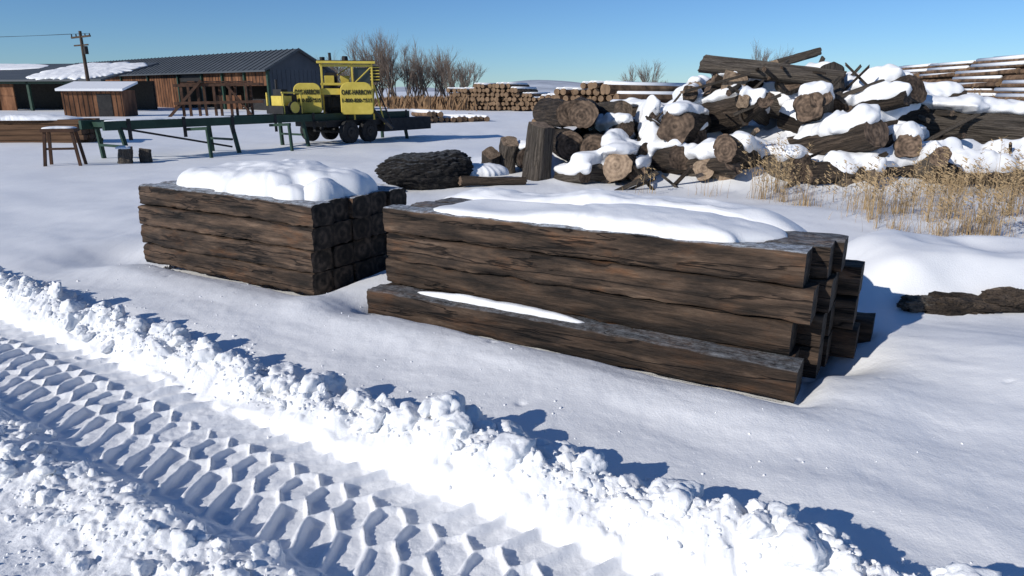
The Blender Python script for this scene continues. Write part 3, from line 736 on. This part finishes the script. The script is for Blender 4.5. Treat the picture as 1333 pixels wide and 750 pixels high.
m6.tube((.28,0,4.3),(.28,0,4.85),.16,.16,10,1,1)
m6.obj('pole',[polew,darkm],up)
m7=MB()
for z,x in ((5.72,-.9),(5.72,.9)):
    pr=None
    for k in range(13):
        t=k/12;p=(x-34*t,-4*t,z+.7*t-1.1*4*t*(1-t)*.35)
        if pr: m7.tube(pr,p,.012,.012,4,0)
        pr=p
m7.obj('wires',[darkm],up)
lu=empty('lumber_stack',(-15.6,22.6,0),math.radians(4))
m8=MB()
for r in range(5):
    for c in range(4): m8.box(-3.2+random.uniform(-.1,.1),1.6+random.uniform(-.1,.1),c*.3,c*.3+.28,r*.165,r*.165+.155,0)
m8.obj('boards',[lumb],lu,bevel=.01)
pillow('snow_cap',-.9,.5,.81,2.3,.6,.14,91,lu,k=4,amp=.06)
be=empty('work_bench',(-10.6,16.4,0),math.radians(15))
m9=MB();m9.box(-.35,.35,-.2,.2,.78,.86,0)
for x in (-.28,.28):
    for y in (-.14,.14): m9.beam((x,y,.8),(x*1.35,y*1.5,-.1),.06,.06,0)
m9.beam((-.3,-.16,.4),(.3,-.16,.4),.05,.05,0)
m9.obj('bench',[rustm],be);pillow('snow_cap',0,0,.85,.33,.18,.05,92,be,na=40,nr=10)
st=empty('chopping_block',(-9.6,17.2,0));place_log(st,'block',(0,0,.16),0,math.radians(89),.4,.2,'p');place_log(st,'block_b',(.35,.3,.12),0,math.radians(88),.35,.17,'p')
pillow('snow',0,0,.35,.15,.15,.05,93,st,na=30,nr=8)
# ---------------------------------------------------------------- sawmill bed on trailer
p0=Vector((-10.5,17.5,0));p1=Vector((-4.4,27,0));dl=(p1-p0).length
sb=empty('portable_sawmill',p0,math.atan2(p1.y-p0.y,p1.x-p0.x))
a=MB()
zt=.98
for y in (-.55,.55): a.box(0,dl,y-.06,y+.06,zt-.22,zt,0)
for x in np.arange(.3,dl,.9): a.box(x-.05,x+.05,-.49,.49,zt-.16,zt-.04,0)
for x in np.arange(.6,dl,1.5):
    a.box(x-.05,x+.05,-.62,-.612,.5,zt+.05,2)
for x in (.4,3.6,6.2,dl-.3):
    for y in (-.55,.55): a.beam((x,y,zt-.2),(x+.1,y*1.15,-.05),.09,.09,0)
    a.beam((x,-.5,.35),(x,.5,.35),.06,.06,0)
a.beam((.4,-.6,.8),(3.5,-.6,.15),.05,.05,2)
for x in (2.2,4.9): a.beam((x,-.6,.7),(x,-1.5,.75),.08,.08,0);a.beam((x,-1.45,.75),(x,-1.5,-.05),.07,.07,0)
a.box(7,dl+.4,-.75,.75,.55,.72,2);a.box(9.6,dl+.9,-.9,-.4,.3,.75,2)
a.box(6.6,10.6,-.8,.8,.72,.76,2)
a.obj('bed',[greenm,yel,darkm],sb)
pillow('bed_snow',2.2,0,zt-.02,1.8,.5,.05,94,sb,amp=.1)
w=MB()
def wheel(x,y,r=.37,wd=.22):
    w.tube((x,y-wd/2,r),(x,y+wd/2,r),r,r,24,0,0);w.tube((x,y-wd/2-.03,r),(x,y-wd/2+.01,r),r*.5,r*.5,18,2,2);w.tube((x,y-wd/2-.06,r),(x,y-wd/2,r),r*.2,r*.2,10,0,0)
for x in (7.8,8.7):
    for y in (-.95,.95): wheel(x,y)
w.tube((7.8,-.9,.37),(7.8,.9,.37),.05,.05,8,0,0);w.tube((8.7,-.9,.37),(8.7,.9,.37),.05,.05,8,0,0)
w.obj('wheels',[rub,rustm,darkm],sb,bevel=.02)
hd=empty('saw_head',(-5.95,24.3,0),math.radians(14));
hd.parent=sb;hd.matrix_parent_inverse=(Matrix.Translation(p0)@Matrix.Rotation(math.atan2(p1.y-p0.y,p1.x-p0.x),4,'Z')).inverted()
def tomb(x0,x1,z0,z1,y,rt,rb,name):
    pts=[]
    for cx,cz,r,a0 in ((x1-rt,z1-rt,rt,0),(x0+rt,z1-rt,rt,90),(x0+rb,z0+rb,rb,180),(x1-rb,z0+rb,rb,270)):
        for k in range(9):
            t=math.radians(a0+k*11.25);pts.append((cx+r*math.cos(t),cz+r*math.sin(t)))
    n=len(pts);V=[(p[0],y,p[1]) for p in pts]+[(p[0],y+.3,p[1]) for p in pts]
    F=[tuple(range(n))[::-1],tuple(range(n,2*n))]+[(i,(i+1)%n,n+(i+1)%n,n+i) for i in range(n)]
    o=raw(name,V,F,[yel],[0]*len(F),parent=hd);b=o.modifiers.new('b','BEVEL');b.width=.025;b.segments=3;b.limit_method='ANGLE';return o
tomb(-1.42,-.55,1.0,1.95,-.85,.24,.1,'left_wheel_cover');tomb(.06,1.12,.94,1.98,-.85,.28,.1,'right_wheel_cover')
def text(t,x,z,s,y=-.856,wd=None):
    c=bpy.data.curves.new('lettering','FONT');c.body=t;c.size=s;c.align_x='CENTER';c.align_y='CENTER';c.extrude=.004;c.offset=.0045
    c.materials.append(blk);o=bpy.data.objects.new('lettering',c);COL.objects.link(o);o.parent=hd;o.location=(x,y-.006,z);o.rotation_euler=(math.radians(90),0,0)
    if wd:
        bpy.context.view_layer.update();o.scale=(wd/max(.01,o.dimensions.x),1,1)
for x,wd,zz_ in ((-.985,.80,1.66),(.59,.98,1.65)):
    text('OAK-HARROW',x,zz_,.22,wd=wd);text('1-800-820-9515',x,zz_-.26,.17,wd=wd)
c=MB()
c.box(-.55,.06,-.7,-.5,1.58,1.78,0)
c.beam((-1.0,-.55,1.6),(-1.0,.2,1.6),.12,.12,2);c.beam((.6,-.55,1.6),(.6,.2,1.6),.12,.12,2)
c.box(-.5,1.0,-.2,.6,1.05,1.85,2)
c.box(-.35,.2,-.28,-.2,1.15,1.5,2)
for x in (-.5,.5,1.15):
    for y in (-.35,.65): c.beam((x,y,.75),(x,y,2.62),.06,.06,0)
c.box(-.62,1.25,-.45,.75,2.60,2.68,2);c.box(-.64,1.27,-.47,-.452,2.58,2.66,0)
c.box(-.55,.48,-.38,-.32,1.88,1.96,0);c.box(-.55,1.12,-.38,-.32,2.48,2.56,0)
c.box(.56,1.1,-.3,-.25,1.95,2.45,3);c.box(-.40,.0,.1,.5,1.85,2.30,2);c.box(.1,.42,.1,.45,1.85,2.2,0);c.box(-.42,-.1,.0,.08,1.9,2.2,0)
c.box(1.1,1.4,-.3,.5,2.0,2.5,2)
for z in (2.05,2.15,2.25,2.35,2.45): c.box(1.09,1.41,-.33,-.305,z,z+.03,0)
c.beam((.5,-.35,1.9),(1.15,-.35,2.5),.04,.04,0);c.beam((-.5,.6,1.9),(.5,.6,2.55),.04,.04,0)
c.tube((-.2,.3,2.6),(-.2,.3,2.95),.05,.05,8,2,2);c.tube((.3,.4,2.68),(.3,.4,2.85),.12,.1,10,2,2);c.tube((-.45,.1,2.68),(-.45,.1,2.8),.09,.09,10,2,2)
c.beam((1.1,-.4,1.1),(1.75,-.5,.45),.25,.1,2);c.beam((1.25,-.3,1.9),(1.75,-.4,.6),.05,.05,2);c.beam((1.2,-.3,1.9),(1.5,-.4,.6),.05,.05,0)
c.box(-.5,1.0,-.1,.3,.95,1.05,2)
for x in (-.3,.1,.5,.9): c.tube((x,-.25,1.0),(x+.1,-.3,1.5),.03,.03,6,2)
c.obj('frame',[yel,greenm,darkm,glassm],hd,bevel=.01)
pu=MB()
pu.box(5.6,6.4,-.4,.4,1.0,1.25,2);pu.box(5.7,6.1,-.25,.25,1.25,1.55,0);pu.box(6.1,6.35,-.2,.25,1.25,1.6,2);pu.box(5.75,6.0,-.2,.2,1.55,1.75,2)
for x in (5.65,6.35):
    for y in (-.38,.38): pu.beam((x,y,1.0),(x,y,1.65),.05,.05,0)
pu.beam((5.6,-.38,1.65),(6.4,-.38,1.65),.05,.05,0);pu.tube((5.9,.2,1.7),(5.9,.2,2.05),.04,.04,8,2,2);pu.tube((6.0,-.5,1.2),(6.0,-.35,1.2),.18,.18,16,2,0)
pu.obj('power_unit',[yel,greenm,darkm],sb,bevel=.01)
ra=empty('log_ramp',(-17.2,42,0),math.radians(10));r=MB()
for k in range(5): r.beam((-2.2+k*.9,0,0),(-2.2+k*.9,0,1.9+.1*k),.14,.14,0);r.beam((-2.2+k*.9,1.5,0),(-2.2+k*.9,1.5,2.1),.14,.14,0)
r.beam((-2.6,0,2.0),(2.2,0,2.1),.16,.16,0);r.beam((-2.6,1.5,2.1),(2.2,1.5,2.1),.16,.16,0);r.beam((-3.0,-.2,.2),(-1.0,-.2,2.3),.14,.14,0);r.beam((-2.6,-.3,1.0),(2.4,-.3,1.1),.12,.16,0)
r.beam((1.8,-.2,.1),(.4,-.2,2.0),.12,.12,0)
for k in range(6): r.box(-1.8+k*.6,-1.7+k*.6+.3,-.1,1.6,2.2,2.26,0)
r.obj('frame',[rustm],ra)

# ---------------------------------------------------------------- sky, sun, camera
tos=Vector((-.78,-.62,0)).normalized();el=math.radians(26)
sd=Vector((tos.x*math.cos(el),tos.y*math.cos(el),math.sin(el)))
W=bpy.data.worlds.new('World');scene.world=W;W.use_nodes=True;nt=W.node_tree
bg=nt.nodes['Background'];sk=nt.nodes.new('ShaderNodeTexSky');sk.sky_type='NISHITA';sk.sun_disc=False
sk.sun_elevation=el;sk.sun_rotation=math.atan2(tos.x,tos.y);sk.air_density=1.0;sk.dust_density=0.0;sk.ozone_density=4.0;sk.altitude=1200
tn=nt.nodes.new('ShaderNodeMixRGB');tn.blend_type='MULTIPLY';tn.inputs[0].default_value=1;tn.inputs[2].default_value=(.62,.83,1.06,1)
nt.links.new(sk.outputs[0],tn.inputs[1]);nt.links.new(tn.outputs[0],bg.inputs[0]);bg.inputs[1].default_value=.095
l=bpy.data.lights.new('sun','SUN');l.energy=4.1;l.angle=math.radians(.5);l.color=(1,.95,.875)
lo=bpy.data.objects.new('sun',l);COL.objects.link(lo);lo.rotation_euler=sd.to_track_quat('Z','Y').to_euler();lo.location=(-20,-20,20)
cd=bpy.data.cameras.new('camera');cam=bpy.data.objects.new('camera',cd);COL.objects.link(cam)
cd.lens=24;cd.sensor_width=36;cd.clip_start=.05;cd.clip_end=6000
cam.location=(0,0,1.7);cam.rotation_euler=(math.radians(90-16.1),0,0)
scene.camera=cam
scene.view_settings.view_transform='Standard';scene.view_settings.look='None';scene.view_settings.exposure=0
